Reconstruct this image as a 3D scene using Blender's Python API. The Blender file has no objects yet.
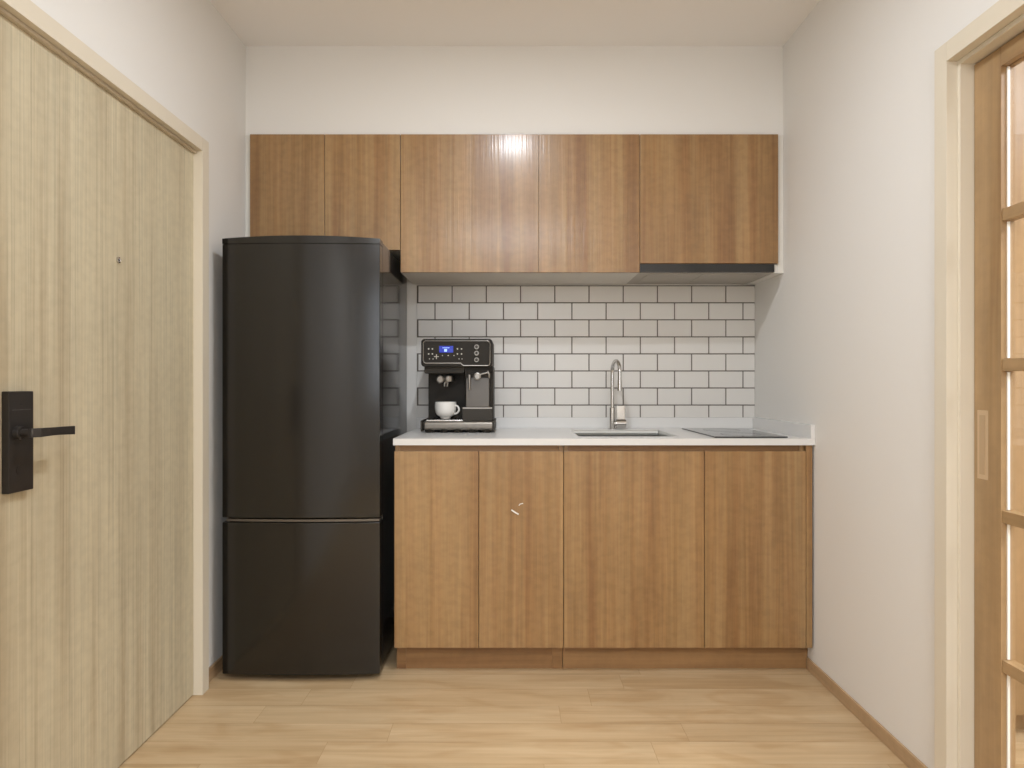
import bpy, bmesh, math, random
from mathutils import Vector, Matrix
random.seed(7)
S = bpy.context.scene
C = S.collection
PI = math.pi

# ---------------------------------------------------------------- camera, light, exposure
EYE = 1.107          # lens height (m); the lens looks level along +Y
cam_d = bpy.data.cameras.new('camera'); cam = bpy.data.objects.new('camera', cam_d); C.objects.link(cam)
cam_d.sensor_width = 36.0; cam_d.lens = 24.0; cam_d.clip_start = 0.02
cam.location = (0, 0, EYE); cam.rotation_euler = (PI/2, 0, 0)
S.camera = cam

w = bpy.data.worlds.new('world'); S.world = w; w.use_nodes = True
w.node_tree.nodes['Background'].inputs[0].default_value = (0.9, 0.93, 1.0, 1)
w.node_tree.nodes['Background'].inputs[1].default_value = 1.0

WARM = (0.905, 0.960, 1.025)
def disk_light(name, loc, power, size, color=WARM):
    d = bpy.data.lights.new(name, 'AREA'); d.shape = 'DISK'; d.size = size; d.energy = power; d.color = color
    o = bpy.data.objects.new(name, d); C.objects.link(o); o.location = loc
    return o
DOWN = [(0.01, 1.72, 2.525)]
disk_light('downlight_lamp', DOWN[0], 15.0, 0.08)
PANEL = (0.0, -0.75, 2.500)  # unseen panel added behind the lens for soft fill on the walls
d = bpy.data.lights.new('panel_fill_lamp', 'AREA'); d.shape = 'SQUARE'; d.size = 1.0; d.energy = 60.0; d.color = (0.905, 0.960, 1.025)
o = bpy.data.objects.new('panel_fill_lamp', d); C.objects.link(o); o.location = PANEL
disk_light('side_room_fill', (2.2, 1.0, 2.45), 45.0, 0.5, (0.96, 0.985, 1.0))  # unseen fill lamps added to brighten the room behind the glass
disk_light('side_room_fill', (2.0, -0.4, 2.45), 30.0, 0.5, (0.96, 0.985, 1.0))
d = bpy.data.lights.new('window_daylight', 'AREA'); d.shape = 'RECTANGLE'; d.size = 1.5; d.size_y = 1.3
d.energy = 17.0; d.color = (0.905, 0.960, 1.025)
o = bpy.data.objects.new('window_daylight', d); C.objects.link(o)
o.location = (0.0, -3.28, 1.6); o.rotation_euler = (PI/2, 0, 0)

S.view_settings.view_transform = 'Standard'
S.view_settings.look = 'None'
S.view_settings.gamma = 1.0
S.view_settings.use_curve_mapping = False
S.view_settings.exposure = 0.04

# ---------------------------------------------------------------- helpers
def srgb(r, g, b):
    f = lambda c: (c/255/12.92) if c/255 <= 0.04045 else ((c/255+0.055)/1.055)**2.4
    return (f(r), f(g), f(b), 1)

def mat(name, col, rough=0.5, metal=0.0, spec=0.5, **kw):
    m = bpy.data.materials.new(name); m.use_nodes = True
    b = m.node_tree.nodes['Principled BSDF']
    b.inputs['Base Color'].default_value = col
    b.inputs['Roughness'].default_value = rough
    b.inputs['Metallic'].default_value = metal
    b.inputs['Specular IOR Level'].default_value = spec
    for k, v in kw.items():
        b.inputs[k.replace('_', ' ')].default_value = v
    return m

def node(nt, kind, **kw):
    n = nt.nodes.new(kind)
    for k, v in kw.items(): setattr(n, k, v)
    return n

def coords(nt, scale, rand=True, src='Object'):
    tc = node(nt, 'ShaderNodeTexCoord')
    out = tc.outputs[src]
    if rand:
        oi = node(nt, 'ShaderNodeObjectInfo')
        mul = node(nt, 'ShaderNodeVectorMath', operation='SCALE'); mul.inputs[0].default_value = (37.0, 11.0, 53.0)
        nt.links.new(oi.outputs['Random'], mul.inputs['Scale'])
        add = node(nt, 'ShaderNodeVectorMath', operation='ADD')
        nt.links.new(out, add.inputs[0]); nt.links.new(mul.outputs[0], add.inputs[1]); out = add.outputs[0]
    mp = node(nt, 'ShaderNodeMapping'); mp.inputs['Scale'].default_value = scale
    nt.links.new(out, mp.inputs[0])
    return mp.outputs[0]

def noise(nt, vec, scale=1.0, detail=4.0, rough=0.55, dist=0.0):
    n = node(nt, 'ShaderNodeTexNoise')
    n.inputs['Scale'].default_value = scale; n.inputs['Detail'].default_value = detail
    n.inputs['Roughness'].default_value = rough; n.inputs['Distortion'].default_value = dist
    nt.links.new(vec, n.inputs['Vector']); return n.outputs['Fac']

def ramp(nt, fac, stops):
    r = node(nt, 'ShaderNodeValToRGB'); e = r.color_ramp.elements
    while len(e) < len(stops): e.new(0.5)
    for el, (p, c) in zip(e, stops): el.position = p; el.color = c
    nt.links.new(fac, r.inputs[0]); return r.outputs[0]

def mix(nt, mode, fac, a, b):
    m = node(nt, 'ShaderNodeMix', data_type='RGBA', blend_type=mode)
    if isinstance(fac, float): m.inputs[0].default_value = fac
    else: nt.links.new(fac, m.inputs[0])
    for s, v in ((6, a), (7, b)):
        if isinstance(v, tuple): m.inputs[s].default_value = v
        else: nt.links.new(v, m.inputs[s])
    return m.outputs[2]

def g(v): return (v, v, v, 1)

def wood(name, light, mid, dark, axis='z', band=9.0, fine=70.0, rough=0.38, spec=0.5, bump=0.05, streak=0.25, cross=0.35, fine_lo=0.86, uneven=0.45, coat=0.0, pink=0.0):
    m = mat(name, mid, rough, spec=spec); nt = m.node_tree; b = nt.nodes['Principled BSDF']
    def sc(a, l): return {'z': (a, a, l), 'x': (l, a, a), 'y': (a, l, a)}[axis]
    n1 = noise(nt, coords(nt, sc(band, 0.45)), 1.0, 5.0, 0.6, 0.35)
    col = ramp(nt, n1, [(0.36, dark), (0.47, mid), (0.60, light)])
    n2 = noise(nt, coords(nt, sc(fine, 1.6)), 1.0, 3.0, 0.6, 0.0)
    col = mix(nt, 'MULTIPLY', 1.0, col, ramp(nt, n2, [(0.3, g(fine_lo)), (0.65, g(1.0))]))
    n3 = noise(nt, coords(nt, sc(30.0, 40.0)), 1.0, 2.0, 0.5)
    n4 = noise(nt, coords(nt, sc(4.0, 2.5)), 1.0, 3.0, 0.5, 0.6)
    col = mix(nt, 'MULTIPLY', cross, col, ramp(nt, n3, [(0.35, g(0.82)), (0.6, g(1.0))]))
    col = mix(nt, 'MULTIPLY', uneven, col, ramp(nt, n4, [(0.35, g(0.78)), (0.6, g(1.0))]))
    if pink:
        n6 = noise(nt, coords(nt, sc(26.0, 0.9)), 1.0, 2.0, 0.5, 0.3)
        col = mix(nt, 'MULTIPLY', pink, col, ramp(nt, n6, [(0.40, (1.0, 0.86, 0.80, 1)), (0.56, g(1.0))]))
    nt.links.new(col, b.inputs['Base Color'])
    if coat:
        b.inputs['Coat Weight'].default_value = coat; b.inputs['Coat Roughness'].default_value = 0.17
    bp = node(nt, 'ShaderNodeBump'); bp.inputs['Strength'].default_value = bump; bp.inputs['Distance'].default_value = 0.002
    nt.links.new(n2, bp.inputs['Height']); nt.links.new(bp.outputs[0], b.inputs['Normal'])
    if coat: nt.links.new(bp.outputs[0], b.inputs['Coat Normal'])
    return m

# bmesh builders (world coordinates)
def bx(bm, x0, x1, y0, y1, z0, z1, mi=0, bev=0.0, seg=2):
    t = bmesh.new()
    bmesh.ops.create_cube(t, size=1.0)
    bmesh.ops.scale(t, vec=(abs(x1-x0), abs(y1-y0), abs(z1-z0)), verts=t.verts)
    bmesh.ops.translate(t, vec=((x0+x1)/2, (y0+y1)/2, (z0+z1)/2), verts=t.verts)
    if bev: bmesh.ops.bevel(t, geom=t.edges[:], offset=bev, segments=seg, profile=0.5, affect='EDGES')
    merge(bm, t, mi)
def merge(bm, t, mi=0, M=None):
    if M is not None: t.transform(M)
    for f in t.faces: f.material_index = mi
    me = bpy.data.meshes.new('tmp'); t.to_mesh(me); t.free(); bm.from_mesh(me); bpy.data.meshes.remove(me)
def cyl(bm, p0, p1, r0, r1=None, n=32, mi=0, bev=0.0):
    r1 = r0 if r1 is None else r1
    p0, p1 = Vector(p0), Vector(p1); d = p1-p0
    t = bmesh.new()
    bmesh.ops.create_cone(t, cap_ends=True, segments=n, radius1=r0, radius2=r1, depth=d.length)
    if bev:
        es = [e for e in t.edges if len(e.link_faces) == 2 and any(len(f.verts) > 4 for f in e.link_faces)]
        bmesh.ops.bevel(t, geom=es, offset=bev, segments=2, profile=0.5, affect='EDGES')
    M = Matrix.Translation((p0+p1)/2) @ d.to_track_quat('Z', 'Y').to_matrix().to_4x4()
    merge(bm, t, mi, M)
def lathe(bm, prof, c, n=48, mi=0, axis='z', closed=False):
    t = bmesh.new(); rings = []
    for r, h in prof:
        rings.append([t.verts.new((max(r, 1e-5)*math.cos(2*PI*k/n), max(r, 1e-5)*math.sin(2*PI*k/n), h)) for k in range(n)])
    pairs = list(zip(rings, rings[1:])) + ([(rings[-1], rings[0])] if closed else [])
    for a, b in pairs:
        for k in range(n): t.faces.new((a[k], a[(k+1) % n], b[(k+1) % n], b[k]))
    bmesh.ops.remove_doubles(t, verts=t.verts, dist=2e-5)
    bmesh.ops.recalc_face_normals(t, faces=t.faces)
    M = Matrix.Translation(c)
    if axis == 'y': M = M @ Matrix.Rotation(PI/2, 4, 'X')      # profile height runs along -Y
    if axis == 'x': M = M @ Matrix.Rotation(PI/2, 4, 'Y')
    merge(bm, t, mi, M)
def tube(bm, pts, r, n=24, mi=0, flat=1.0, up=Vector((0, 0, 1))):
    t = bmesh.new(); pts = [Vector(p) for p in pts]; rings = []
    rr = r if isinstance(r, (list, tuple)) else [r]*len(pts)
    prev = None
    for i, p in enumerate(pts):
        tan = (pts[min(i+1, len(pts)-1)] - pts[max(i-1, 0)]).normalized()
        if prev is None:
            a = up if abs(tan.dot(up)) < 0.9 else Vector((1, 0, 0))
            u = tan.cross(a).normalized()
        else:
            u = (prev - tan*prev.dot(tan)).normalized()
        prev = u; v = u.cross(tan)
        rings.append([t.verts.new(p + (u*math.cos(2*PI*k/n) + v*math.sin(2*PI*k/n)*flat)*rr[i]) for k in range(n)])
    for a, b in zip(rings, rings[1:]):
        for k in range(n): t.faces.new((a[k], a[(k+1) % n], b[(k+1) % n], b[k]))
    t.faces.new(rings[0][::-1]); t.faces.new(rings[-1])
    bmesh.ops.recalc_face_normals(t, faces=t.faces)
    merge(bm, t, mi)
def prism(bm, outline, y0, y1, mi=0, bev=0.0):
    """outline in (x, z), extruded along Y"""
    t = bmesh.new()
    a = [t.verts.new((x, y0, z)) for x, z in outline]; b = [t.verts.new((x, y1, z)) for x, z in outline]
    n = len(a)
    t.faces.new(a); t.faces.new(b[::-1])
    for k in range(n): t.faces.new((a[k], b[k], b[(k+1) % n], a[(k+1) % n]))
    bmesh.ops.recalc_face_normals(t, faces=t.faces)
    if bev:
        es = [e for e in t.edges if abs(e.verts[0].co.y-e.verts[1].co.y) < 1e-6]
        bmesh.ops.bevel(t, geom=es, offset=bev, segments=2, profile=0.5, affect='EDGES')
    merge(bm, t, mi)
def rounded(x0, x1, z0, z1, r, n=6):
    out = []
    for cx, cz, a0 in ((x1-r, z1-r, 0), (x0+r, z1-r, PI/2), (x0+r, z0+r, PI), (x1-r, z0+r, 1.5*PI)):
        for k in range(n+1):
            a = a0 + PI/2*k/n; out.append((cx+r*math.cos(a), cz+r*math.sin(a)))
    return out

def link(name, bm, mats, parent=None, smooth=True):
    me = bpy.data.meshes.new(name); bmesh.ops.recalc_face_normals(bm, faces=bm.faces)
    bm.to_mesh(me); bm.free()
    for m in (mats if isinstance(mats, (list, tuple)) else [mats]): me.materials.append(m)
    if smooth:
        me.shade_smooth() if hasattr(me, 'shade_smooth') else None
        try: me.set_sharp_from_angle(angle=math.radians(32))
        except Exception: pass
    o = bpy.data.objects.new(name, me); C.objects.link(o)
    if smooth:
        wm = o.modifiers.new('weighted_normal', 'WEIGHTED_NORMAL'); wm.keep_sharp = True; wm.weight = 80
    # origin at the mesh's own base centre
    vs = me.vertices
    lo = [min(v.co[i] for v in vs) for i in range(3)]; hi = [max(v.co[i] for v in vs) for i in range(3)]
    c = Vector(((lo[0]+hi[0])/2, (lo[1]+hi[1])/2, lo[2]))
    me.transform(Matrix.Translation(-c)); o.location = c
    if parent is not None:
        o.parent = parent
        pw = Vector(parent['_w']) if '_w' in parent else parent.location
        o.location = c - pw
    o['_w'] = tuple(c)
    return o
def tag(o, label=None, cat=None, group=None, kind=None):
    if label: o['label'] = label
    if cat: o['category'] = cat
    if group: o['group'] = group
    if kind: o['kind'] = kind
    return o
def thing(name, label, cat, loc, group=None, kind=None):
    o = bpy.data.objects.new(name, None); C.objects.link(o); o.location = loc; o['_w'] = tuple(loc)
    o.empty_display_size = 0.1
    return tag(o, label, cat, group, kind)
def struct(name, bm, m, label, cat, smooth=False):
    return tag(link(name, bm, m, None, smooth), label, cat, kind='structure')
def B(): return bmesh.new()
def px(x, D): return (x-512)*D/683.0
def pz(y, D): return EYE-(y-384)*D/683.0

# ---------------------------------------------------------------- materials
def plaster(name, col):
    m = mat(name, col, 0.75, spec=0.3); nt = m.node_tree; b = nt.nodes['Principled BSDF']
    n = noise(nt, coords(nt, (1, 1, 1), False), 220.0, 3.0)
    bp = node(nt, 'ShaderNodeBump'); bp.inputs['Strength'].default_value = 0.03; bp.inputs['Distance'].default_value = 0.001
    nt.links.new(n, bp.inputs['Height']); nt.links.new(bp.outputs[0], b.inputs['Normal'])
    return m
M_wall = plaster('wall_paint', srgb(234, 231, 226))
M_ceil = plaster('ceiling_paint', srgb(247, 244, 241))
M_cab = wood('cabinet_oak', srgb(172, 137, 92), srgb(160, 123, 78), srgb(147, 108, 67), 'z', 15.0, 85.0, 0.36, coat=0.38, fine_lo=0.83, cross=0.6, bump=0.28, uneven=0.3, pink=0.32)
M_cabx = wood('cabinet_oak_horizontal', srgb(162, 124, 82), srgb(150, 112, 72), srgb(134, 96, 60), 'x', 9.0, 75.0, 0.4)
M_slide = wood('sliding_door_oak', srgb(176, 144, 104), srgb(166, 134, 93), srgb(152, 118, 80), 'z', 7.0, 60.0, 0.4)
M_slidey = wood('sliding_door_oak_rail', srgb(176, 144, 104), srgb(166, 134, 93), srgb(152, 118, 80), 'y', 7.0, 60.0, 0.4)
M_trim = mat('casing_laminate', srgb(221, 211, 192), 0.45)
M_skirt = wood('skirting_oak', srgb(196, 165, 128), srgb(188, 156, 120), srgb(176, 144, 108), 'y', 6.0, 50.0, 0.45)
M_ash = wood('entry_door_ash', srgb(210, 198, 169), srgb(203, 190, 161), srgb(190, 175, 146), 'z', 11.0, 120.0, 0.5, 0.4, 0.35, fine_lo=0.88, uneven=0.18)
def groove_lines(m):
    nt = m.node_tree; b = nt.nodes['Principled BSDF']
    src = b.inputs['Base Color'].links[0].from_socket
    v = coords(nt, (230, 230, 1.1)); n = noise(nt, v, 1.0, 2.0, 0.5)
    col = mix(nt, 'MULTIPLY', 0.8, src, ramp(nt, n, [(0.34, g(0.80)), (0.46, g(1.0)), (0.62, g(1.0)), (0.75, g(1.08))]))
    nt.links.new(col, b.inputs['Base Color'])
groove_lines(M_ash)
M_white = mat('white_laminate', srgb(226, 222, 214), 0.5)
M_under = mat('cabinet_underside_laminate', srgb(214, 209, 200), 0.5)
M_stone = mat('white_quartz', srgb(224, 222, 219), 0.25)
M_tile = mat('white_glazed_tile', srgb(220, 216, 210), 0.25)
M_grout = mat('dark_grout', srgb(112, 104, 96), 0.9)
M_fridge = mat('black_fridge_steel', srgb(28, 25, 21), 0.15, 0.0, 0.55)
M_fridge_side = mat('black_gloss_side', srgb(36, 34, 32), 0.12, 0.0, 0.6)
M_black = mat('black_plastic', srgb(26, 25, 24), 0.4)
M_blackm = mat('black_matte_metal', srgb(46, 42, 39), 0.38, 0.2)
M_lip = mat('grey_metal_lip', srgb(112, 106, 98), 0.4, 0.8)
M_chrome = mat('chrome', srgb(205, 203, 200), 0.16, 1.0)
M_steel = mat('brushed_steel', srgb(160, 156, 150), 0.4, 1.0)
M_sink = mat('satin_sink_steel', srgb(200, 200, 196), 0.35, 0.7)
M_hood = mat('hood_dark_glass', srgb(44, 43, 41), 0.25)
M_hoodu = mat('hood_underside_steel', srgb(176, 170, 160), 0.4, 0.3)
M_hob = mat('black_ceramic_glass', srgb(20, 20, 20), 0.08, 0, 0.9)
M_mach = mat('machine_grey_brown', srgb(56, 51, 44), 0.5, 0.0, 0.3)
M_mach_dk = mat('machine_dark', srgb(36, 31, 24), 0.5, 0.0, 0.25)
M_mach_lt = mat('machine_brushed', srgb(130, 124, 116), 0.32, 0.8)
M_tank = mat('smoked_tank', srgb(100, 94, 87), 0.25, 0.0)
M_porc = mat('white_porcelain', srgb(238, 235, 229), 0.15)
M_dot = mat('icon_and_glint_print', srgb(205, 200, 190), 0.5)
M_disp = mat('display_blue', srgb(20, 40, 150), 0.2, Emission_Color=srgb(14, 44, 190), Emission_Strength=0.35)
M_disp2 = mat('display_icon', srgb(150, 180, 255), 0.2, Emission_Color=srgb(150, 185, 255), Emission_Strength=0.9)
M_glint = mat('white_glass_glint', srgb(250, 248, 242), 0.3)
M_lens = mat('frosted_lens', srgb(245, 240, 230), 0.5)
M_glass = bpy.data.materials.new('clear_glass'); M_glass.use_nodes = True
nt = M_glass.node_tree; nt.nodes.remove(nt.nodes['Principled BSDF'])
tr = node(nt, 'ShaderNodeBsdfTransparent'); gl = node(nt, 'ShaderNodeBsdfGlossy'); gl.inputs['Roughness'].default_value = 0.02
lw = node(nt, 'ShaderNodeLayerWeight'); lw.inputs['Blend'].default_value = 0.5
pw_ = node(nt, 'ShaderNodeMath', operation='POWER'); nt.links.new(lw.outputs['Facing'], pw_.inputs[0]); pw_.inputs[1].default_value = 4.0
ma_ = node(nt, 'ShaderNodeMath', operation='MULTIPLY_ADD'); nt.links.new(pw_.outputs[0], ma_.inputs[0]); ma_.inputs[1].default_value = 0.8; ma_.inputs[2].default_value = 0.04
ms = node(nt, 'ShaderNodeMixShader'); nt.links.new(ma_.outputs[0], ms.inputs[0])
nt.links.new(tr.outputs[0], ms.inputs[1]); nt.links.new(gl.outputs[0], ms.inputs[2])
nt.links.new(ms.outputs[0], nt.nodes['Material Output'].inputs[0])

# floor planks: tone carried per plank
M_floor = mat('oak_plank_floor', srgb(220, 188, 146), 0.42, spec=0.4)
nt = M_floor.node_tree; b = nt.nodes['Principled BSDF']
at = node(nt, 'ShaderNodeAttribute', attribute_name='plank')
tc = node(nt, 'ShaderNodeTexCoord')
mul = node(nt, 'ShaderNodeVectorMath', operation='SCALE'); mul.inputs[0].default_value = (31, 47, 19)
nt.links.new(at.outputs['Fac'], mul.inputs['Scale'])
add = node(nt, 'ShaderNodeVectorMath', operation='ADD'); nt.links.new(tc.outputs['Object'], add.inputs[0]); nt.links.new(mul.outputs[0], add.inputs[1])
def fm(sc):
    mp = node(nt, 'ShaderNodeMapping'); mp.inputs['Scale'].default_value = sc; nt.links.new(add.outputs[0], mp.inputs[0]); return mp.outputs[0]
n1 = noise(nt, fm((0.9, 14, 14)), 1.0, 5, 0.6, 0.6)
col = ramp(nt, n1, [(0.33, srgb(192, 162, 122)), (0.5, srgb(205, 177, 138)), (0.66, srgb(212, 186, 148))])
n2 = noise(nt, fm((3, 110, 110)), 1.0, 3, 0.6)
col = mix(nt, 'MULTIPLY', 1.0, col, ramp(nt, n2, [(0.3, g(0.93)), (0.6, g(1.0))]))
n5 = noise(nt, fm((2.2, 7, 7)), 1.0, 2, 0.5, 1.5)
col = mix(nt, 'MULTIPLY', 0.35, col, ramp(nt, n5, [(0.38, srgb(226, 208, 186)), (0.52, g(1.0))]))
hs = ramp(nt, at.outputs['Fac'], [(0.0, g(0.94)), (1.0, g(1.0))])
col = mix(nt, 'MULTIPLY', 1.0, col, hs)
nt.links.new(col, b.inputs['Base Color'])
M_joint = mat('plank_joint', srgb(178, 145, 106), 0.8)

# ---------------------------------------------------------------- room dimensions
XR, XL, YB, YS, ZC, YR = 1.152, -1.1315, 3.24, 2.90, 2.542, -3.30
T = 0.14
XN = 3.2     # far side of the neighbouring room

# floor (kitchen + room beyond the sliding door)
bm = B(); bx(bm, XL-T, XN+T, YR-T, YB+T, -0.06, -0.0012, 1)
lay = bm.faces.layers.float.new('plank_f')
rows = [(3.24, 2.93), (2.93, 2.795), (2.795, 2.637), (2.637, 2.479), (2.479, 2.348), (2.348, 2.227), (2.227, 2.112), (2.112, 1.995)]
W = 0.1235
ys = [2.479, 2.348, 2.227, 2.112]
bounds = [2.112 + W*k for k in range(0, 11)]
bounds = [y for y in [2.112-W*k for k in range(46, 0, -1)]] + [2.112, 2.227, 2.348, 2.479, 2.60, 2.72, 2.845, 2.97, 3.095, 3.24]
joints = {2.479: px(353, 2.53), 2.348: px(305, 2.40), 2.227: px(260, 2.29), 2.112: px(390, 2.17), 1.9885: px(322, 2.05)}
pl = []
for i in range(len(bounds)-1):
    y0, y1 = bounds[i], bounds[i+1]
    key = round(y0, 4)
    xs = None
    for k, v in joints.items():
        if abs(k-key) < 2e-3: xs = v
    if xs is None: xs = random.uniform(-1.2, 0.0)
    L = 1.0
    if abs(key-2.479) < 2e-3: L = px(622, 2.53)-xs
    if abs(key-2.348) < 2e-3: L = px(590, 2.40)-xs
    if abs(key-2.227) < 2e-3: L = px(560, 2.29)-xs
    if abs(key-2.112) < 2e-3: L = px(685, 2.17)-xs
    if abs(key-1.9885) < 2e-3: L = px(655, 2.05)-xs
    x = xs
    while x > XL-T: x -= L
    while x < XN+T:
        pl.append((max(x, XL-T), min(x+L, XN+T), y0, y1)); x += L
gx = 0.0006
for x0, x1, y0, y1 in pl:
    if x1-x0 < 0.01: continue
    vs = [bm.verts.new(p) for p in ((x0+gx, y0+gx, 0), (x1-gx, y0+gx, 0), (x1-gx, y1-gx, 0), (x0+gx, y1-gx, 0))]
    f = bm.faces.new(vs); f.material_index = 0; f[lay] = random.random()
me = bpy.data.meshes.new('floor'); bm.to_mesh(me); bm.free()
me.materials.append(M_floor); me.materials.append(M_joint)
src = me.attributes['plank_f']; vals = [d_.value for d_ in src.data]
at_ = me.attributes.new('plank', 'FLOAT', 'FACE')
src = me.attributes['plank_f']
for i, v in enumerate(vals): at_.data[i].value = v
fl = bpy.data.objects.new('floor', me); C.objects.link(fl)
tag(fl, 'pale oak plank floor running across the kitchen', 'floor', kind='structure')

bm = B(); bx(bm, XL-T, XN+T, YR-T, YB+T, ZC, ZC+0.1)
struct('ceiling', bm, M_ceil, 'plain off-white ceiling above the kitchen', 'ceiling')

# back wall, soffit
bm = B(); bx(bm, XL-T, XN+T, YB, YB+T, 0, ZC)
struct('wall_back', bm, M_wall, 'off-white back wall behind tiles and refrigerator', 'wall')
Z_UT = 2.163
bm = B(); bx(bm, XL, XR, YS, YB, Z_UT, ZC)
struct('wall_soffit', bm, M_wall, 'off-white boxed wall above the wooden upper cabinets', 'wall')
# left wall with door opening
DL0, DL1, DZ = 1.44, 2.43, 1.938
bm = B(); bx(bm, XL-T, XL, YR, DL0, 0, ZC); bx(bm, XL-T, XL, DL1, YB, 0, ZC); bx(bm, XL-T, XL, DL0, DL1, DZ, ZC)
struct('wall_left', bm, M_wall, 'off-white left wall around the pale entry door', 'wall')
# right wall with sliding door opening
DR0, DR1 = 0.55, 1.760
bm = B(); bx(bm, XR, XR+T, YR, DR0, 0, ZC); bx(bm, XR, XR+T, DR1, YB, 0, ZC); bx(bm, XR, XR+T, DR0, DR1, DZ+0.008, ZC)
struct('wall_right', bm, M_wall, 'off-white right wall between counter and sliding door', 'wall')
# rear wall with window
bm = B(); WX0, WX1, WZ0, WZ1 = -0.8, 0.8, 0.9, 2.3
bx(bm, XL-T, WX0, YR-T, YR, 0, ZC); bx(bm, WX1, XN+T, YR-T, YR, 0, ZC); bx(bm, WX0, WX1, YR-T, YR, 0, WZ0); bx(bm, WX0, WX1, YR-T, YR, WZ1, ZC)
struct('wall_rear', bm, M_wall, 'off-white wall with a window, opposite the kitchen', 'wall')
wn = thing('window_1', 'white framed window opposite the kitchen', 'window', (0, YR-0.1, WZ0), kind='structure')
bm = B(); fr = 0.05
bx(bm, WX0, WX1, YR-0.11, YR-0.05, WZ0, WZ0+fr); bx(bm, WX0, WX1, YR-0.11, YR-0.05, WZ1-fr, WZ1)
bx(bm, WX0, WX0+fr, YR-0.11, YR-0.05, WZ0, WZ1); bx(bm, WX1-fr, WX1, YR-0.11, YR-0.05, WZ0, WZ1); bx(bm, -0.025, 0.025, YR-0.11, YR-0.05, WZ0, WZ1)
link('window_frame', bm, M_white, wn)
bm = B(); bx(bm, WX0+fr, WX1-fr, YR-0.085, YR-0.08, WZ0+fr, WZ1-fr); link('window_pane', bm, M_glass, wn)
# neighbouring room far wall
bm = B(); bx(bm, XN, XN+T, YR, YB, 0, ZC)
struct('wall_side_room', bm, M_wall, 'off-white far wall of the room beyond the sliding door', 'wall')

# baseboards
YK_ = 2.657
bm = B(); bx(bm, XR-0.0085, XR, DR1+0.052, YK_-0.0005, 0, 0.046, bev=0.002)
struct('baseboard_right', bm, M_skirt, 'low oak baseboard along the right wall', 'baseboard')
bm = B(); bx(bm, XL, XL+0.009, DL1+0.056, YB, 0, 0.05, bev=0.002)
struct('baseboard_left', bm, M_skirt, 'low oak baseboard behind the black refrigerator', 'baseboard')

# ---------------------------------------------------------------- entry door (left)
XD = -1.132; XC = -1.100
d1 = thing('door_1', 'pale ash entry door in the left wall with black lever lock', 'door', (XD, 1.94, 0), kind='structure')
bm = B(); bx(bm, XD-0.04, XD, DL0+0.004, DL1-0.003, 0.004, DZ-0.006, bev=0.0012)
link('door_leaf', bm, M_ash, d1)
bm = B(); cw = 0.048
bx(bm, XD-0.03, XC, DL1-0.003, DL1+cw, 0, DZ+cw-0.002, bev=0.0015)                      # far jamb and casing
bx(bm, XD-0.03, XC, DL0-cw, DL0+0.003, 0, DZ+cw-0.002, bev=0.0015)
bx(bm, XD-0.03, XC, DL0+0.003, DL1-0.003, DZ-0.002, DZ+cw-0.002, bev=0.0015)
link('door_frame', bm, M_trim, d1)
bm = B(); bx(bm, XD+0.0003, XD+0.012, DL0+0.004, DL1-0.004, DZ-0.012, DZ-0.003, bev=0.001)
link('door_seal', bm, mat('seal_beige', srgb(205, 192, 170), 0.6), d1)
# lock
LX = -1.1155; LY0, LY1, LZ0, LZ1 = 1.513, 1.592, 0.8625, 1.0905
bm = B(); bx(bm, XD, LX, LY0, LY1, LZ0, LZ1, bev=0.0018)
lock = link('lock_plate', bm, M_blackm, d1)
bm = B(); cyl(bm, (LX-0.002, 1.538, 0.997), (LX+0.012, 1.538, 0.997), 0.016, 0.015, bev=0.002)
cyl(bm, (LX+0.010, 1.538, 0.997), (LX+0.040, 1.538, 0.997), 0.009)
pts = [(LX+0.036, 1.528, 0.997), (LX+0.046, 1.545, 0.997), (LX+0.048, 1.575, 0.997), (LX+0.047, 1.610, 0.9965), (LX+0.046, 1.640, 0.9955), (LX+0.046, 1.666, 0.9945)]
for i in range(len(pts)-1): pass
t = B(); rings = []
hh = [0.010, 0.0105, 0.0095, 0.0095, 0.0100, 0.0105]
for (x, y, z), h in zip(pts, hh):
    rings.append([t.verts.new((x+a, y, z+c)) for a, c in ((-0.005, -h), (0.004, -h), (0.004, h), (-0.005, h))])
for a, c in zip(rings, rings[1:]):
    for k in range(4): t.faces.new((a[k], a[(k+1) % 4], c[(k+1) % 4], c[k]))
t.faces.new(rings[0]); t.faces.new(rings[-1])
bmesh.ops.recalc_face_normals(t, faces=t.faces)
bmesh.ops.bevel(t, geom=t.edges[:], offset=0.0012, segments=2, profile=0.5, affect='EDGES')
merge(bm, t)
link('lever_handle', bm, M_blackm, lock)
bm = B(); bx(bm, LX-0.0005, LX+0.0006, 1.522, 1.583, 1.0475, 1.0497); link('card_slot', bm, mat('slot_grey', srgb(70, 66, 62), 0.4), lock)
bm = B(); cyl(bm, (LX-0.001, 1.552, 1.061), (LX+0.0008, 1.552, 1.061), 0.0022, n=16); link('lock_indicator', bm, M_black, lock)
bm = B(); cyl(bm, (LX-0.001, 1.548, 0.912), (LX+0.0008, 1.548, 0.912), 0.012, n=32); cyl(bm, (LX, 1.545, 0.915), (LX+0.0012, 1.545, 0.915), 0.0012, n=12); link('key_cover', bm, M_blackm, lock)
# peephole
bm = B(); lathe(bm, [(0.0, 0.003), (0.0045, 0.003), (0.0055, 0.006), (0.0085, 0.005), (0.009, 0.0), (0.0, -0.002)], (XD, 1.960, 1.463), 32, axis='x')
link('peephole', bm, M_chrome, d1)
bm = B(); cyl(bm, (XD+0.0025, 1.960, 1.463), (XD+0.0036, 1.960, 1.463), 0.0045, n=20); link('peephole_lens', bm, M_black, d1)

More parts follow.
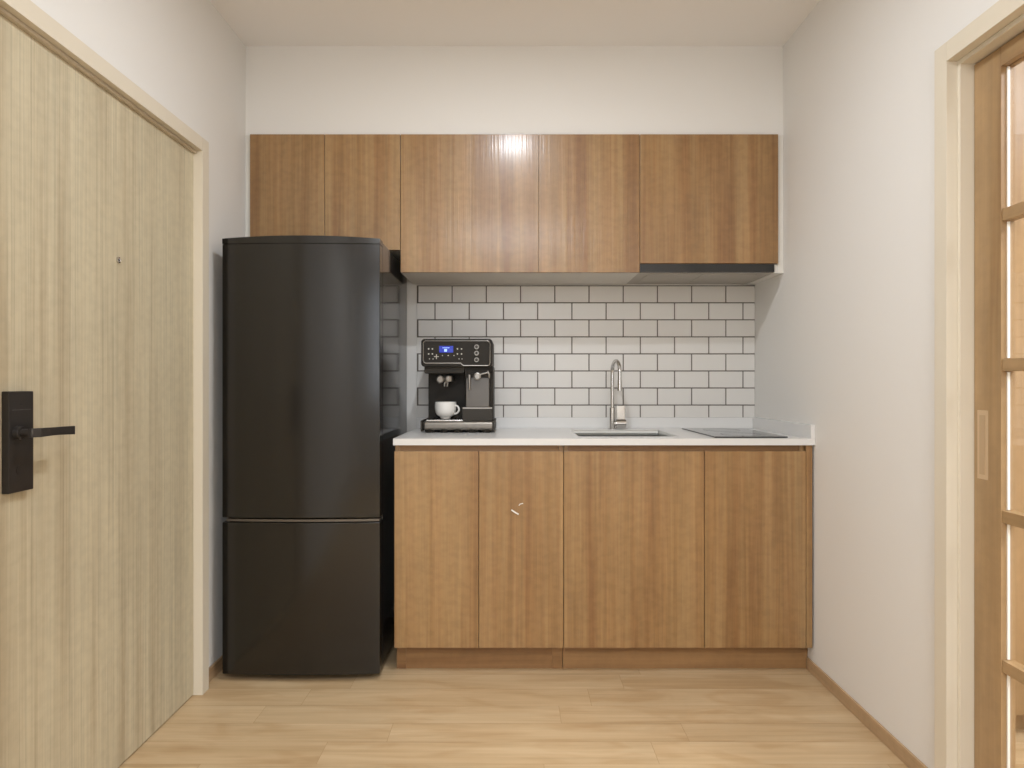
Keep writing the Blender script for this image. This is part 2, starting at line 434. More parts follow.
# ---------------------------------------------------------------- sliding door (right)
XS = 1.182
d2 = thing('door_2', 'oak sliding door with glass panes in the right wall', 'door', (XS, 1.1, 0), kind='structure')
XC2 = 1.120
bm = B(); cw = 0.051
bx(bm, XC2, XR+0.02, DR1, DR1+cw, 0, 1.99, bev=0.0015)
bx(bm, XC2, XR+0.02, DR0-cw, DR0, 0, 1.99, bev=0.0015)
bx(bm, XC2, XR+0.02, DR0, DR1, 1.99-cw, 1.99, bev=0.0015)
link('door_casing', bm, M_trim, d2)
bm = B()
bx(bm, 1.1475, XR+T-0.005, DR1-0.012, DR1-0.0004, 0, 1.99-cw-0.0005, bev=0.001)
bx(bm, 1.1475, XR+T-0.005, DR0+0.0004, DR0+0.012, 0, 1.99-cw-0.0005, bev=0.001)
bx(bm, 1.1475, XR+T-0.005, DR0+0.012, DR1-0.012, 1.99-cw-0.013, 1.99-cw-0.0005, bev=0.001)
link('door_jamb', bm, M_trim, d2)
Y1, Y0 = DR1-0.0135, DR0+0.0135; ZT = 1.923; SW = 0.096; TH = 0.036
bm = B(); bx(bm, XS, XS+TH, Y1-SW, Y1, 0.008, ZT, bev=0.0015); link('door_stile', bm, M_slide, d2)
bm = B(); bx(bm, XS, XS+TH, Y0, Y0+SW, 0.008, ZT, bev=0.0015); link('door_stile', bm, M_slide, d2)
bm = B(); bx(bm, XS, XS+TH, Y0+SW, Y1-SW, 1.875, ZT, bev=0.0015); link('top_rail', bm, M_slidey, d2)
bm = B(); bx(bm, XS, XS+TH, Y0+SW, Y1-SW, 0.008, 0.100, bev=0.0015); link('bottom_rail', bm, M_slidey, d2)
for z in (1.516, 1.153, 0.786, 0.425):
    bm = B(); bx(bm, XS+0.003, XS+TH-0.003, Y0+SW, Y1-SW, z-0.015, z+0.015, bev=0.0015); link('glazing_bar', bm, M_slidey, d2)
ym = (Y0+Y1)/2
bm = B(); bx(bm, XS+0.003, XS+TH-0.003, ym-0.015, ym+0.015, 0.100, 1.875, bev=0.0015); link('glazing_bar', bm, M_slide, d2)
zz = [0.100, 0.410, 0.440, 0.771, 0.801, 1.138, 1.168, 1.501, 1.531, 1.875]
for k in range(0, 10, 2):
    for ya, yb in ((Y0+SW, ym-0.015), (ym+0.015, Y1-SW)):
        bm = B(); bx(bm, XS+0.0155, XS+0.0195, ya, yb-0.0005, zz[k], zz[k+1]); link('glass_pane', bm, M_glass, d2)
bm = B()
for k in range(0, 10, 2): bx(bm, XS+0.0142, XS+0.0196, Y1-SW-0.004, Y1-SW, zz[k]+0.002, zz[k+1]-0.002)
link('glass_glint_strip', bm, M_glint, d2)  # white strip put in for the bright reflection along the glass edge
bm = B(); yh0, yh1, zh0, zh1 = px(988.5, 1.0), 0, 0.868, 1.041
ya = XS*683/476.5; yb = XS*683/466.0
bx(bm, XS-0.0015, XS+0.002, ya, yb, zh0, zh1, bev=0.0006)
bx(bm, XS-0.0025, XS-0.0012, ya+0.009, yb-0.009, zh0+0.012, zh1-0.012, mi=1)
link('flush_pull', bm, [mat('pull_satin', srgb(206, 182, 150), 0.35, 0.5), mat('pull_recess', srgb(190, 164, 132), 0.4, 0.4)], d2)

# wardrobe in the neighbouring room
wd = thing('wardrobe', 'oak wardrobe seen through the glass of the sliding door', 'wardrobe', (2.0, 2.45, 0))
bm = B(); bx(bm, 1.32, 2.72, 2.15, 2.75, 0.07, 2.30, bev=0.002); bx(bm, 1.34, 2.70, 2.19, 2.74, 0, 0.07); link('body', bm, M_slide, wd)
for k in range(2):
    bm = B(); bx(bm, 1.322+k*0.7, 2.018+k*0.7, 2.13, 2.149, 0.073, 2.298, bev=0.0015); dd = link('door', bm, M_slide, wd)
    bm = B(); hx = 1.98+k*0.08; bx(bm, hx-0.006, hx+0.006, 2.105, 2.13, 0.98, 1.14, bev=0.002); link('handle', bm, M_blackm, dd)

# ---------------------------------------------------------------- lower cabinets and counter
YF = 2.600; ZD0, ZD1 = 0.102, pz(451.3, 2.60)
ZCT, ZCB = pz(438.7, 2.592), pz(445.3, 2.592)
def X_(x): return px(x, YF)
def base_cabinet(label, x0, x1, doors, right_panel, zt=None):
    t = thing('base_cabinet', label, 'cabinet', ((x0+x1)/2, 2.9, 0), 'oak base cabinets under the counter')
    bm = B()
    bx(bm, x0+0.001, x0+0.018, YF+0.020, YB-0.002, ZD0, ZCB-0.001, bev=0.0008)
    bx(bm, x1-0.018, x1-0.001, YF+0.020, YB-0.002, ZD0, ZCB-0.001, bev=0.0008)
    bx(bm, x0+0.018, x1-0.018, YF+0.020, YB-0.002, ZD0, ZD0+0.018)
    bx(bm, x0+0.018, x1-0.018, YB-0.012, YB-0.002, ZD0+0.018, ZCB-0.001)
    link('carcass', bm, M_cab, t)
    bm = B(); bx(bm, x0+0.019, x1-0.019, YF+0.021, YF+0.039, ZD1-0.06, ZCB-0.001); link('finger_rail', bm, M_cabx, t)
    return t
xa0, xa1 = X_(394), X_(563.6)
def doors(t, xs, z0=ZD0, z1=ZD1, yf=YF, th=0.019):
    out = []
    for a, b_ in xs:
        m0, m1 = [0.0004 if abs(e-px(538.6, 2.882)) < 1e-4 else 0.0011 for e in (a, b_)]
        bm = B(); bx(bm, a+m0, b_-m1, yf, yf+th, z0, z1, bev=0.0009); out.append(link('door', bm, M_cab, t))
    return out
c1 = base_cabinet('oak base cabinet next to refrigerator, with two narrow doors', xa0, xa1, 2, False)
da = doors(c1, [(X_(394), X_(478.8)), (X_(478.8), X_(563.6))])
YK = 2.655
bm = B(); bx(bm, xa0+0.037, xa1-0.040, YK+0.002, YK+0.018, 0, ZD0, bev=0.0006)
link('toe_kick', bm, M_cabx, c1)
bm = B(); bx(bm, xa0+0.001, xa0+0.037, YK, YK+0.018, 0, ZD0, bev=0.0006); link('plinth_end', bm, M_cabx, c1)
bm = B(); bx(bm, xa1-0.040, xa1-0.001, YK, YK+0.018, 0, ZD0, bev=0.0006); link('plinth_end', bm, M_cabx, c1)
# small curled white mark of unknown kind on the second door
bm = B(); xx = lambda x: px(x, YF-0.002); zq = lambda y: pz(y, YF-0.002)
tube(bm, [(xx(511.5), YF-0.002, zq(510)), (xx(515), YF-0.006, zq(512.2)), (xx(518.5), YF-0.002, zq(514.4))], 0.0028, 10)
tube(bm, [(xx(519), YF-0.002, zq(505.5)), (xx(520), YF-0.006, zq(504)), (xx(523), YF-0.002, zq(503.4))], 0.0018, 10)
link('door_mark', bm, M_porc, da[1])
xb0, xb1 = X_(563.6), X_(806.3)
c2 = base_cabinet('wide oak base cabinet below sink and hob, doors of unequal width', xb0, xb1, 2, True)
doors(c2, [(X_(563.6), X_(704.5)), (X_(704.5), X_(806.3))])
bm = B(); bx(bm, xb0+0.001, XR-0.001, YK+0.002, YK+0.018, 0, ZD0, bev=0.0006); link('toe_kick', bm, M_cabx, c2)
bm = B(); bx(bm, xb1+0.0008, XR-0.008, YF, YF+0.60, ZD0, ZCB-0.001, bev=0.0008)
link('end_panel', bm, M_cab, c2)

# countertop with sink cut-out
ct = thing('countertop', 'white quartz countertop with low upstands', 'countertop', (0.35, 2.9, ZCB))
CX0, CX1 = px(393, 2.592), XR-0.001; CY0, CY1 = 2.592, YB-0.001
SX0, SX1, SY0, SY1 = 0.264, 0.660, 2.700, 3.075
bm = B()
def ring_slab(bm, X0, X1, Y0_, Y1_, hx0, hx1, hy0, hy1, z0, z1, rc=0.012):
    def rr(x0, x1, y0, y1, r, n=4):
        return [p for p in rounded(x0, x1, y0, y1, r, n)]
    t = B(); inner = rr(hx0, hx1, hy0, hy1, rc); n = len(inner)
    outer = []
    for (x, y) in inner:   # project each inner vertex to outer rectangle
        cx, cy = (hx0+hx1)/2, (hy0+hy1)/2
        outer.append((x, y))
    # simple approach: four boxes around plus filleted hole liner
    t.free()
    bx(bm, X0, hx0, Y0_, Y1_, z0, z1); bx(bm, hx1, X1, Y0_, Y1_, z0, z1)
    bx(bm, hx0, hx1, Y0_, hy0, z0, z1); bx(bm, hx0, hx1, hy1, Y1_, z0, z1)
    bmesh.ops.remove_doubles(bm, verts=bm.verts, dist=1e-5)
    # drop coincident interior faces
    seen = {}
    for f in bm.faces[:]:
        c = f.calc_center_median(); k = (round(c.x, 4), round(c.y, 4), round(c.z, 4))
        seen.setdefault(k, []).append(f)
ring_slab(bm, CX0, CX1, CY0, CY1, SX0, SX1, SY0, SY1, ZCB, ZCT)
link('slab', bm, M_stone, ct, smooth=False)
bm = B(); bx(bm, CX0, CX1, YB-0.019, YB-0.001, ZCT, 0.949, bev=0.001); bx(bm, XR-0.017, XR-0.001, CY0, YB-0.019, ZCT, 0.951, bev=0.001)
link('upstand', bm, M_stone, ct)

# sink
sk = thing('sink', 'rectangular undermount steel sink set in the white countertop', 'sink', ((SX0+SX1)/2, (SY0+SY1)/2, ZCB-0.18))
def basin(x0, x1, y0, y1, zt, zb, th=0.0015, r=0.03):
    t = B(); L = []
    def loop(x0, x1, y0, y1, z, r): return [t.verts.new((x, y, z)) for x, y in rounded(x0, x1, y0, y1, r, 5)]
    L.append(loop(x0-0.012, x1+0.012, y0-0.012, y1+0.012, zt, r)); L.append(loop(x0-0.0005, x1+0.0005, y0-0.0005, y1+0.0005, zt, 0.012))
    L.append(loop(x0-0.0005, x1+0.0005, y0-0.0005, y1+0.0005, zb+0.02, 0.012))
    L.append(loop(x0+0.012, x1-0.012, y0+0.012, y1-0.012, zb, 0.012))
    for a, c in zip(L, L[1:]):
        n = len(a)
        for k in range(n): t.faces.new((a[k], a[(k+1) % n], c[(k+1) % n], c[k]))
    t.faces.new(L[-1]); return t
bm = basin(SX0-0.010, SX1+0.010, SY0-0.010, SY1+0.010, ZCB-0.004, ZCB-0.18)
o = link('basin', bm, M_sink, sk); mod = o.modifiers.new('thickness', 'SOLIDIFY'); mod.thickness = 0.0012; mod.offset = 0
bm = B(); t = B()
lo_ = [t.verts.new((x, y, ZCB-0.0004)) for x, y in rounded(SX0+0.0006, SX1-0.0006, SY0+0.0006, SY1-0.0006, 0.006, 4)]
hi_ = [t.verts.new((v.co.x, v.co.y, ZCT-0.0006)) for v in lo_]
for k in range(len(lo_)): t.faces.new((lo_[k], lo_[(k+1) % len(lo_)], hi_[(k+1) % len(lo_)], hi_[k]))
o = link('cutout_liner', t, M_sink, sk); mod = o.modifiers.new('thickness', 'SOLIDIFY'); mod.thickness = 0.001; mod.offset = 0
bm = B(); lathe(bm, [(0.0, 0.001), (0.02, 0.001), (0.024, 0.003), (0.042, 0.004), (0.044, 0.001)], ((SX0+SX1)/2, 2.95, ZCB-0.179), 36)
link('drain', bm, M_steel, sk)

# faucet
fx, fy, fz = px(612.3, 3.135), 3.135, ZCT
fa = thing('faucet', 'tall chrome gooseneck faucet behind the sink', 'faucet', (fx, fy, fz))
bm = B(); lathe(bm, [(0.0, 0), (0.019, 0), (0.019, 0.004), (0.0125, 0.006), (0.0125, 0.098), (0.0105, 0.101), (0.0, 0.101)], (fx, fy, fz), 40)
link('base', bm, M_chrome, fa)
dirx, diry = 0.0, 0.0
phi = math.atan2(-1.0, 0.12); u = Vector((math.cos(phi), math.sin(phi), 0))
zt = 0.262; R = 0.062; pts = [Vector((fx, fy, fz+0.09)), Vector((fx, fy, fz+0.18)), Vector((fx, fy, fz+zt-0.01))]
for k in range(0, 17):
    a = PI - PI*k/16; pts.append(Vector((fx, fy, fz+zt)) + u*(R + R*math.cos(a)) + Vector((0, 0, R*0.80*math.sin(a))))
pts.append(pts[-1]+Vector((0, 0, -0.05)))
bm = B(); tube(bm, pts, 0.0085, 20); e = pts[-1]
link('spout', bm, M_chrome, fa)
bm = B(); cyl(bm, e+Vector((0, 0, 0.012)), e+Vector((0, 0, -0.035)), 0.0098, 0.0108, bev=0.001); link('spray_head', bm, M_chrome, fa)
bm = B(); cyl(bm, (fx+0.008, fy, fz+0.026), (fx+0.018, fy, fz+0.026), 0.012, 0.012); cyl(bm, (fx+0.016, fy, fz+0.026), (fx+0.062, fy, fz+0.026), 0.021, 0.021, bev=0.002)
link('mixer_body', bm, M_chrome, fa)
bm = B(); bx(bm, fx+0.020, fx+0.058, fy-0.005, fy+0.005, fz+0.040, fz+0.108, bev=0.002); link('lever', bm, M_chrome, fa)

# hob
hb = thing('induction_hob', 'black glass two-zone hob in the white countertop', 'hob', (0.92, 2.88, ZCT))
bm = B(); bx(bm, 0.781, 1.062, 2.627, 3.14, ZCT+0.0002, ZCT+0.0055, bev=0.0012); link('glass_top', bm, M_hob, hb)
for y in (2.75, 3.0):
    bm = B(); lathe(bm, [(0.078, 0), (0.078, 0.0004), (0.0795, 0.0004), (0.0795, 0)], (0.921, y, ZCT+0.0055), 64, closed=True); link('cooking_zone', bm, mat('zone_print', srgb(90, 90, 90), 0.3), hb)

# ---------------------------------------------------------------- backsplash tiles
TX0, TX1 = px(416.8, 3.236), px(754.9, 3.236)
tw, th_ = 34.22*3.236/683, 17.05*3.236/683
ztop = pz(285.3, 3.236)
bm = B(); bx(bm, TX0, TX1, YB-0.004, YB-0.0005, 0.949, ztop, mi=1)
gr = 0.0026
r_ = 0
zt = ztop - 0.002
while zt > 0.95:
    zb = max(zt-th_, 0.9492)
    off = px(417.9, 3.236) if r_ % 2 == 0 else px(417.9, 3.236)-tw/2
    x = off
    while x < TX1-0.002:
        a, c = max(x+gr, TX0), min(x+tw-gr, TX1)
        if c-a > 0.004: bx(bm, a, c, YB-0.0062, YB-0.003, zb+(gr if zb > 0.9495 else 0), zt-gr, 0, bev=0.0006, seg=1)
        x += tw
    zt -= th_; r_ += 1
tag(link('tile_backsplash', bm, [M_tile, M_grout], smooth=False), 'white subway tile backsplash with dark grout above the counter', 'backsplash', kind='structure')

# ---------------------------------------------------------------- upper cabinets
YU = 2.882; k_ = YU
def U(x): return px(x, YU)
def V(y): return pz(y, YU)
def upper(label, x0, x1, z0, splits, zd0=None):
    zd0 = z0 if zd0 is None else zd0
    t = thing('wall_cabinet', label, 'cabinet', ((x0+x1)/2, 3.06, z0), 'oak wall cabinets in a row')
    bm = B(); bx(bm, x0+0.001, x1-0.001, YU+0.020, YB-0.001, zd0+0.0006, Z_UT-0.001, bev=0.0006); link('carcass', bm, M_under, t)
    doors(t, splits, zd0, Z_UT-0.0015, YU)
    return t
Z1, Z2, Z3 = V(249.7), V(272.2), V(263.3)
upper('shorter oak wall cabinet with two narrow doors above the refrigerator', U(249.5), U(400.3), Z1, [(U(249.5), U(324.6)), (U(324.6), U(400.3))])
upper('tall oak wall cabinet in the middle, two broad doors with lamp glare', U(400.3), U(640), Z2, [(U(400.3), U(538.6)), (U(538.6), U(640))])
upper('oak wall cabinet with one wide door above the range hood', U(640), U(778.6), Z3, [(U(640), U(778.6))])
# fillers
bm = B(); bx(bm, U(778.6)+0.0015, XR-0.0005, YU+0.014, YB-0.001, V(272.6), Z_UT-0.0005, bev=0.0008)
bx(bm, U(775)+0.0005, U(778.6)+0.0014, YU+0.016, YB-0.001, V(272.6), Z3-0.002, bev=0.0008)
tag(link('trim_1', bm, M_white, smooth=False), 'white filler strip right of the hood cabinet', 'trim', kind='structure')
bm = B(); bx(bm, XL+0.0005, U(249.5)-0.0015, YU+0.014, YB-0.001, Z1, Z_UT-0.0005, bev=0.0008)
tag(link('trim_2', bm, M_white, smooth=False), 'white filler strip left of the wall cabinets', 'trim', kind='structure')
# hood
hd = thing('range_hood', 'slim black pull-out range hood under the right wall cabinet', 'range hood', (0.85, 3.05, Z2))
bm = B(); bx(bm, U(640)+0.001, U(775), YU+0.004, YU+0.024, V(272)+0.0005, Z3-0.0015, bev=0.001); link('front_strip', bm, M_hood, hd)
bm = B(); bx(bm, U(640)+0.001, U(775), YU+0.0245, YB-0.001, V(272)+0.0015, Z3-0.0005); link('body', bm, M_hoodu, hd)
for k in range(2):
    bm = B(); a = U(640)+0.045+k*0.24; bx(bm, a, a+0.232, YU+0.06, YU+0.30, V(272)-0.0008, V(272)+0.0016, bev=0.0006)
    link('filter_panel', bm, M_hoodu, hd)

# ---------------------------------------------------------------- refrigerator
fr = thing('refrigerator', 'tall glossy black two-door refrigerator left of the counter', 'refrigerator', (-0.787, 2.88, 0))
FX0, FX1, FY, FYB = -1.0806, -0.4925, 2.545, 3.205
FZ0, FZ1, FZS = 0.026, 1.649, pz(518, 2.545)
def fridge_door(z0, z1, name, bulge=0.014, th=0.055, n=28, arch=0.0):
    t = B(); front = []
    w_ = FX1-FX0
    out = []
    for k in range(n+1):
        s = -1+2*k/n; x = (FX0+FX1)/2 + s*w_/2
        out.append((x, FY - bulge*(1-s*s)))
    loop = out + [(FX1, FY+th), (FX0, FY+th)]
    a = [t.verts.new((x, y, z0)) for x, y in loop]; c = [t.verts.new((x, y, z1+arch*(1-(2*(x-FX0)/w_-1)**2))) for x, y in loop]; m_ = len(a)
    t.faces.new(a[::-1])
    if not arch: t.faces.new(c)
    else:
        for k in range(n//2): pass
        cc = c[:n+1]; bl, br = c[-1], c[-2]
        bk = [t.verts.new((v.co.x, FY+th, v.co.z)) for v in cc[1:-1]]; bk = [bl]+bk+[br]
        for k in range(n): t.faces.new((cc[k], cc[k+1], bk[k+1], bk[k]))
        t.faces.new([a[-1], a[-2]]+bk[::-1])
    for k in range(m_):
        if arch and k == n+1: continue
        t.faces.new((a[k], a[(k+1) % m_], c[(k+1) % m_], c[k]))
    bmesh.ops.recalc_face_normals(t, faces=t.faces)
    if arch: return t
    es = [e for e in t.edges if abs(e.verts[0].co.z-e.verts[1].co.z) < 1e-6 or abs(e.verts[0].co.x-FX0) < 1e-5 and abs(e.verts[1].co.x-FX0) < 1e-5 or abs(e.verts[0].co.x-FX1) < 1e-5 and abs(e.verts[1].co.x-FX1) < 1e-5]
    bmesh.ops.bevel(t, geom=es, offset=0.003, segments=2, profile=0.5, affect='EDGES')
    return t
bm = B(); bx(bm, FX0+0.001, FX1-0.001, FY+0.062, FYB, FZ0+0.01, FZ1-0.002, bev=0.004); link('body', bm, M_fridge_side, fr)
bm = B(); bx(bm, FX0+0.008, FX1-0.008, FY+0.052, FY+0.064, FZ0+0.02, FZ1-0.012); link('door_gasket', bm, M_black, fr)
up = link('upper_door', fridge_door(FZS+0.0015, FZ1-0.020, 'upper_door'), M_fridge, fr)
bm = fridge_door(FZ1-0.0192, FZ1, 'cap', arch=0.009); link('door_cap', bm, M_fridge, up)
lo = link('lower_door', fridge_door(FZ0, FZS-0.016, 'lower_door'), M_fridge, fr)
# handle lip: a recessed metal strip in the gap between the doors
t = B(); n = 28; w_ = FX1-FX0; a = []
for k in range(n+1):
    s = -1+2*k/n; x = (FX0+FX1)/2+s*w_/2*0.97+0.006; a.append((x, FY+0.004-0.014*(1-s*s)))
loop = a+[(a[-1][0], FY+0.04), (a[0][0], FY+0.04)]
va = [t.verts.new((x, y, FZS-0.0125)) for x, y in loop]; vc = [t.verts.new((x, y, FZS-0.0040)) for x, y in loop]; m_ = len(va)
t.faces.new(va[::-1]); t.faces.new(vc)
for k in range(m_): t.faces.new((va[k], va[(k+1) % m_], vc[(k+1) % m_], vc[k]))
link('handle_lip', t, M_lip, lo)
for x in (FX0+0.05, FX1-0.05):
    for y in (FY+0.09, FYB-0.06):
        bm = B(); cyl(bm, (x, y, 0), (x, y, FZ0+0.012), 0.018, 0.022, bev=0.002); link('foot', bm, M_black, fr)

# ---------------------------------------------------------------- coffee machine
D0 = 2.895
def mx(x): return px(x, D0)
def mz(y): return pz(y, D0)
cmz = ZCT
cf = thing('coffee_machine', 'dark espresso machine with blue display on the countertop', 'coffee machine', (mx(457), D0+0.12, cmz))
# base tray
bm = B(); bx(bm, mx(422.3), mx(494.5), D0, D0+0.27, mz(430.4), mz(421.3), bev=0.013, seg=6); base = link('drip_tray_base', bm, M_mach_lt, cf)
bm = B(); bx(bm, mx(420.4), mx(422.2), D0+0.004, D0+0.26, mz(431.6), mz(420.6), bev=0.001); link('base_side_trim', bm, M_mach, base)
bm = B(); bx(bm, mx(492.3), mx(494.9), D0-0.002, D0+0.25, mz(431.5), mz(421.0), bev=0.002)
link('base_side_trim', bm, M_mach, base)
for k in range(5):
    xc = mx(429+k*14.3)
    bm = B(); lathe(bm, [(0.0, 0), (0.016, 0), (0.021, 0.006), (0.022, mz(430.2)-cmz+0.001), (0, mz(430.2)-cmz+0.001)], (xc, D0+0.024, cmz), 28)
    link('foot', bm, M_mach_dk, cf)
for k in range(2):
    bm = B(); lathe(bm, [(0.0, 0), (0.016, 0), (0.02, 0.012), (0, 0.013)], (mx(432+k*50), D0+0.22, cmz), 28); link('foot', bm, M_mach_dk, cf)
bm = B(); bx(bm, mx(426), mx(462.5), D0+0.008, D0+0.135, mz(421.3)-0.0005, mz(420.0), bev=0.001)
for k in range(9): bx(bm, mx(429)+k*0.0155, mx(429)+k*0.0155+0.006, D0+0.012, D0+0.13, mz(420.0)-0.0002, mz(419.4), mi=1)
link('drip_grid', bm, [M_chrome, M_mach], cf)
# body
bm = B()
bx(bm, px(428.3, D0+0.14), mx(464.5), D0+0.14, D0+0.27, mz(421.3), mz(366), bev=0.003)
bx(bm, mx(489.5), mx(493), D0+0.03, D0+0.27, mz(421.3), mz(366), bev=0.003)
bx(bm, mx(463.5), mx(493), D0+0.10, D0+0.27, mz(421.3), mz(366), bev=0.003)
link('body', bm, M_mach_dk, cf)
bm = B(); bx(bm, mx(462), mx(492), D0+0.014, D0+0.13, mz(421.2), mz(408.2), bev=0.003); link('lower_housing', bm, M_mach, cf)
bm = B(); bx(bm, mx(462.2), mx(492), D0+0.012, D0+0.03, mz(409.0), mz(407.6), bev=0.0008); link('housing_strip', bm, M_steel, cf)
bm = B(); bx(bm, mx(465.5), mx(489.3), D0+0.02, D0+0.099, mz(407.5), mz(371.8), bev=0.004); tank = link('milk_tank', bm, M_tank, cf)
bm = B(); bx(bm, mx(464.8), mx(490.3), D0+0.008, D0+0.10, mz(377.5), mz(370.6), bev=0.003); link('tank_lid', bm, M_mach_dk, tank)
bm = B(); tube(bm, [(mx(469.3), D0+0.002, mz(375)), (mx(469.4), D0-0.004, mz(381)), (mx(469.5), D0, mz(389.5))], [0.0065, 0.0055, 0.0045], 16); link('frother_tube', bm, M_steel, cf)
bm = B(); lathe(bm, [(0, 0.0), (0.015, 0.0), (0.0155, 0.018), (0.011, 0.020), (0.010, 0.016), (0, 0.016)], (mx(477.3), D0+0.008, mz(376.3)), 36, axis='y')
cyl(bm, (mx(480), D0+0.003, mz(374.5)), (mx(488), D0+0.003, mz(372.5)), 0.004); link('steam_knob', bm, M_steel, cf)
bm = B(); tube(bm, [(mx(487.6), D0+0.004, mz(371)), (mx(489), D0, mz(374)), (mx(489), D0+0.004, mz(378))], 0.004, 12); link('lid_clip', bm, M_steel, cf)
# under-head block
bm = B(); bx(bm, mx(424), mx(464), D0+0.012, D0+0.15, mz(373.4), mz(366), bev=0.003); link('brew_block', bm, M_mach, cf)
bm = B(); bx(bm, mx(463.9), mx(492.6), D0+0.010, D0+0.15, mz(371.2), mz(365.5), bev=0.003); link('upper_housing', bm, M_mach_dk, cf)
# head
DH = 2.875
hx_ = lambda x: px(x, DH); hz_ = lambda y: pz(y, DH)
bm = B(); out = rounded(hx_(421), hx_(492.4), hz_(366.7), hz_(338.8), 0.014, 8)
prism(bm, out, DH, DH+0.27, bev=0.003); head = link('control_head', bm, M_mach_dk, cf)
bm = B()
o2 = [(hx_(x), hz_(y)) for x, y in ((425.5, 340.9), (487.5, 340.9), (489.3, 342), (490.0, 344), (490.0, 362.5), (489.2, 365), (487.5, 365.6), (463.5, 365.6), (462, 364.5), (460.8, 363.2), (425.8, 363.2), (424, 362.4), (423.2, 360.5), (423.2, 343.3), (424, 341.6))]
p3 = [Vector((x, DH-0.0005, z)) for x, z in o2]; p3.append(p3[0]); p3.append(p3[1])
tube(bm, p3, 0.0022, 8); link('chrome_outline', bm, M_steel, head)
bm = B(); bx(bm, hx_(439.2), hx_(453.2), DH-0.0014, DH+0.001, hz_(352.6), hz_(345.9), bev=0.0006); disp = link('display', bm, M_disp, head)
bm = B(); bx(bm, hx_(444.3), hx_(447.0), DH-0.0020, DH-0.0012, hz_(351.6), hz_(349.0)); bx(bm, hx_(442.5), hx_(449.5), DH-0.0020, DH-0.0012, hz_(348.1), hz_(347.6)); link('display_icon', bm, M_disp2, disp)
for x in (428.6, 432.4, 457.4, 461.5):
    for y in (348.9, 353.9):
        bm = B(); cyl(bm, (hx_(x), DH-0.0012, hz_(y)), (hx_(x), DH+0.001, hz_(y)), 0.0032, n=14); link('icon_button', bm, M_dot, head)
for x in (429.5, 433, 442.4, 448.2, 454, 459, 462):
    bm = B(); yy = 358.9 if x < 434 or x > 455 else 355.5
    cyl(bm, (hx_(x), DH-0.0012, hz_(yy)), (hx_(x), DH+0.001, hz_(yy)), 0.0022, n=12); link('icon_button', bm, M_dot, head)
bm = B()
for dx, dz in ((2.4, 0.35), (0.35, 2.4)): bx(bm, hx_(436.4-dx), hx_(436.4+dx), DH-0.0014, DH+0.001, hz_(356.6+dz), hz_(356.6-dz))
link('star_highlight', bm, M_dot, head)  # star-shaped highlight put in as crossed pale bars
for y in (346.9, 353.2, 359.8):
    bm = B(); lathe(bm, [(0, 0.008), (0.0085, 0.008), (0.0105, 0.006), (0.0112, -0.001), (0, -0.001)], (hx_(476.6), DH, hz_(y)), 32, axis='y')
    kb = link('dial', bm, M_steel, head)
    bm = B(); cyl(bm, (hx_(476.6), DH-0.0086, hz_(y)), (hx_(476.6), DH-0.0076, hz_(y)), 0.0062, n=24); link('dial_centre', bm, M_mach, kb)
# portafilter and spouts
bm = B(); lathe(bm, [(0, 0.0), (0.027, 0.0), (0.029, 0.006), (0.029, 0.022), (0.022, 0.028), (0, 0.028)], (mx(446.5), D0+0.075, mz(381.5)), 40)
bm2 = bm; link('brew_group', bm, M_steel, cf)
bm = B()
cyl(bm, (mx(444), D0+0.06, mz(379.3)), (mx(440.5), D0-0.004, mz(380.2)), 0.0075, 0.009)
lathe(bm, [(0, 0.004), (0.011, 0.004), (0.0165, 0.0), (0.0165, -0.012), (0.010, -0.016), (0, -0.016)], (mx(440.0), D0-0.006, mz(379.5)), 36, axis='y')
link('portafilter_handle', bm, M_mach_lt, cf)
bm = B()
for s in (-1, 1): tube(bm, [(mx(446.5), D0+0.06, mz(381.0)), (mx(445.0)+s*0.007, D0+0.05, mz(383)), (mx(444.6)+s*0.006, D0+0.05, mz(386.6))], [0.006, 0.0045, 0.0035], 12)
link('brew_spout', bm, M_steel, cf)

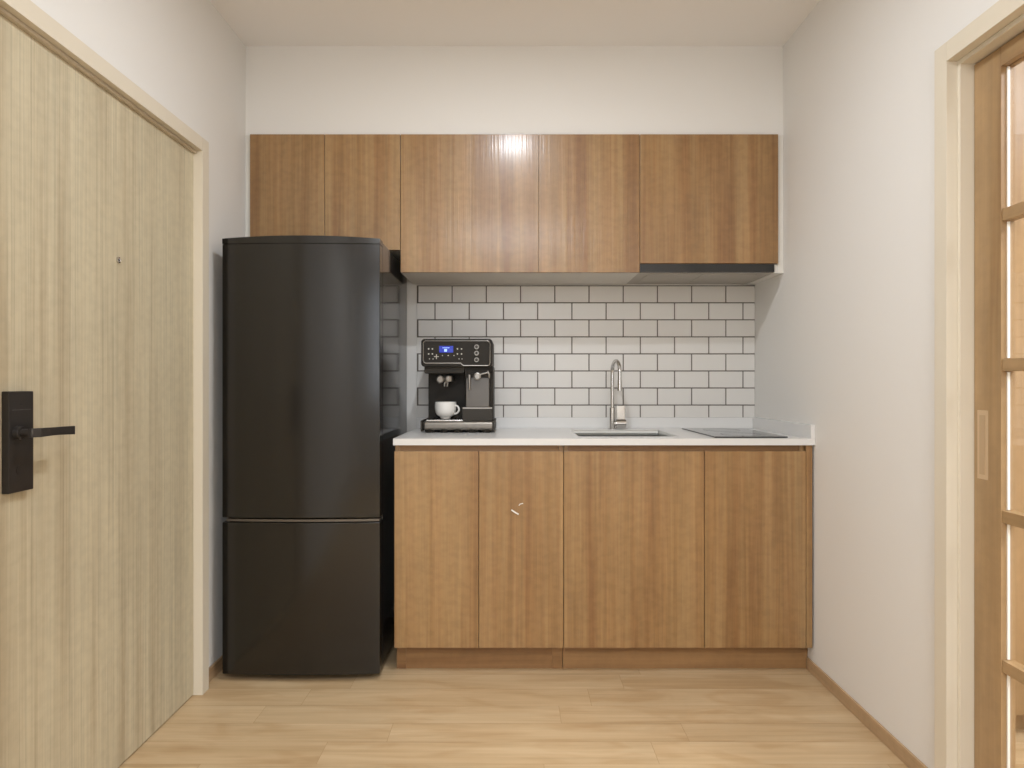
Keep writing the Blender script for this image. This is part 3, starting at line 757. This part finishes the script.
# cup on the drip grid
cxp, cyp, czp = px(445.6, 2.965), 2.965, mz(419.4)
s_ = 2.965/683
cup = thing('coffee_cup', 'white porcelain coffee cup on the machine drip grid', 'cup', (cxp, cyp, czp))
cup_h = 16.7*s_; r0 = 10.9*s_
bm = B(); lathe(bm, [(0, 0.001), (0.021, 0.0), (0.0225, 0.004), (0.026, 0.009), (r0*0.80, 0.016), (r0*0.93, 0.027), (r0*0.99, 0.042), (r0, 0.056), (r0*0.97, cup_h-0.001), (r0*0.955, cup_h), (r0*0.93, cup_h-0.001), (r0*0.95, 0.050), (r0*0.90, 0.034), (0.026, 0.014), (0, 0.010)], (cxp, cyp, czp), 56)
link('bowl', bm, M_porc, cup)
bm = B(); pts = []
for k in range(13):
    a = PI*0.52 - PI*1.04*k/12
    pts.append((cxp+r0*0.80+0.022*math.cos(a), cyp-0.010-0.012*math.cos(a), czp+0.040+0.019*math.sin(a)))
tube(bm, pts, 0.0042, 14); link('handle', bm, M_porc, cup)

# ---------------------------------------------------------------- ceiling light fittings
(x, y, z) = DOWN[0]
t = thing('downlight', 'round white recessed downlight in the ceiling in front of the cabinets', 'ceiling light', (x, y, ZC-0.012))
bm = B(); lathe(bm, [(0.056, 0.0), (0.070, 0.0), (0.072, 0.010), (0.056, 0.010)], (x, y, ZC-0.0115), 48, closed=True); link('trim_ring', bm, M_white, t)
bm = B(); cyl(bm, (x, y, ZC-0.008), (x, y, ZC-0.0015), 0.0555, n=48); link('lens', bm, M_lens, t)
(x, y, z) = PANEL  # housing for the added fill panel
t = thing('fill_panel_light', 'large square white panel light added out of view for soft fill', 'ceiling light', (x, y, ZC-0.040))
bm = B(); h = 0.54
for a in ((x-h, x+h, y-h, y-h+0.03), (x-h, x+h, y+h-0.03, y+h), (x-h, x-h+0.03, y-h+0.03, y+h-0.03), (x+h-0.03, x+h, y-h+0.03, y+h-0.03)): bx(bm, *a, ZC-0.040, ZC-0.001, bev=0.001)
link('frame', bm, M_white, t)
bm = B(); bx(bm, x-h+0.03, x+h-0.03, y-h+0.03, y+h-0.03, ZC-0.036, ZC-0.030); link('diffuser', bm, M_lens, t)

for o in bpy.data.objects:
    if '_w' in o: del o['_w']
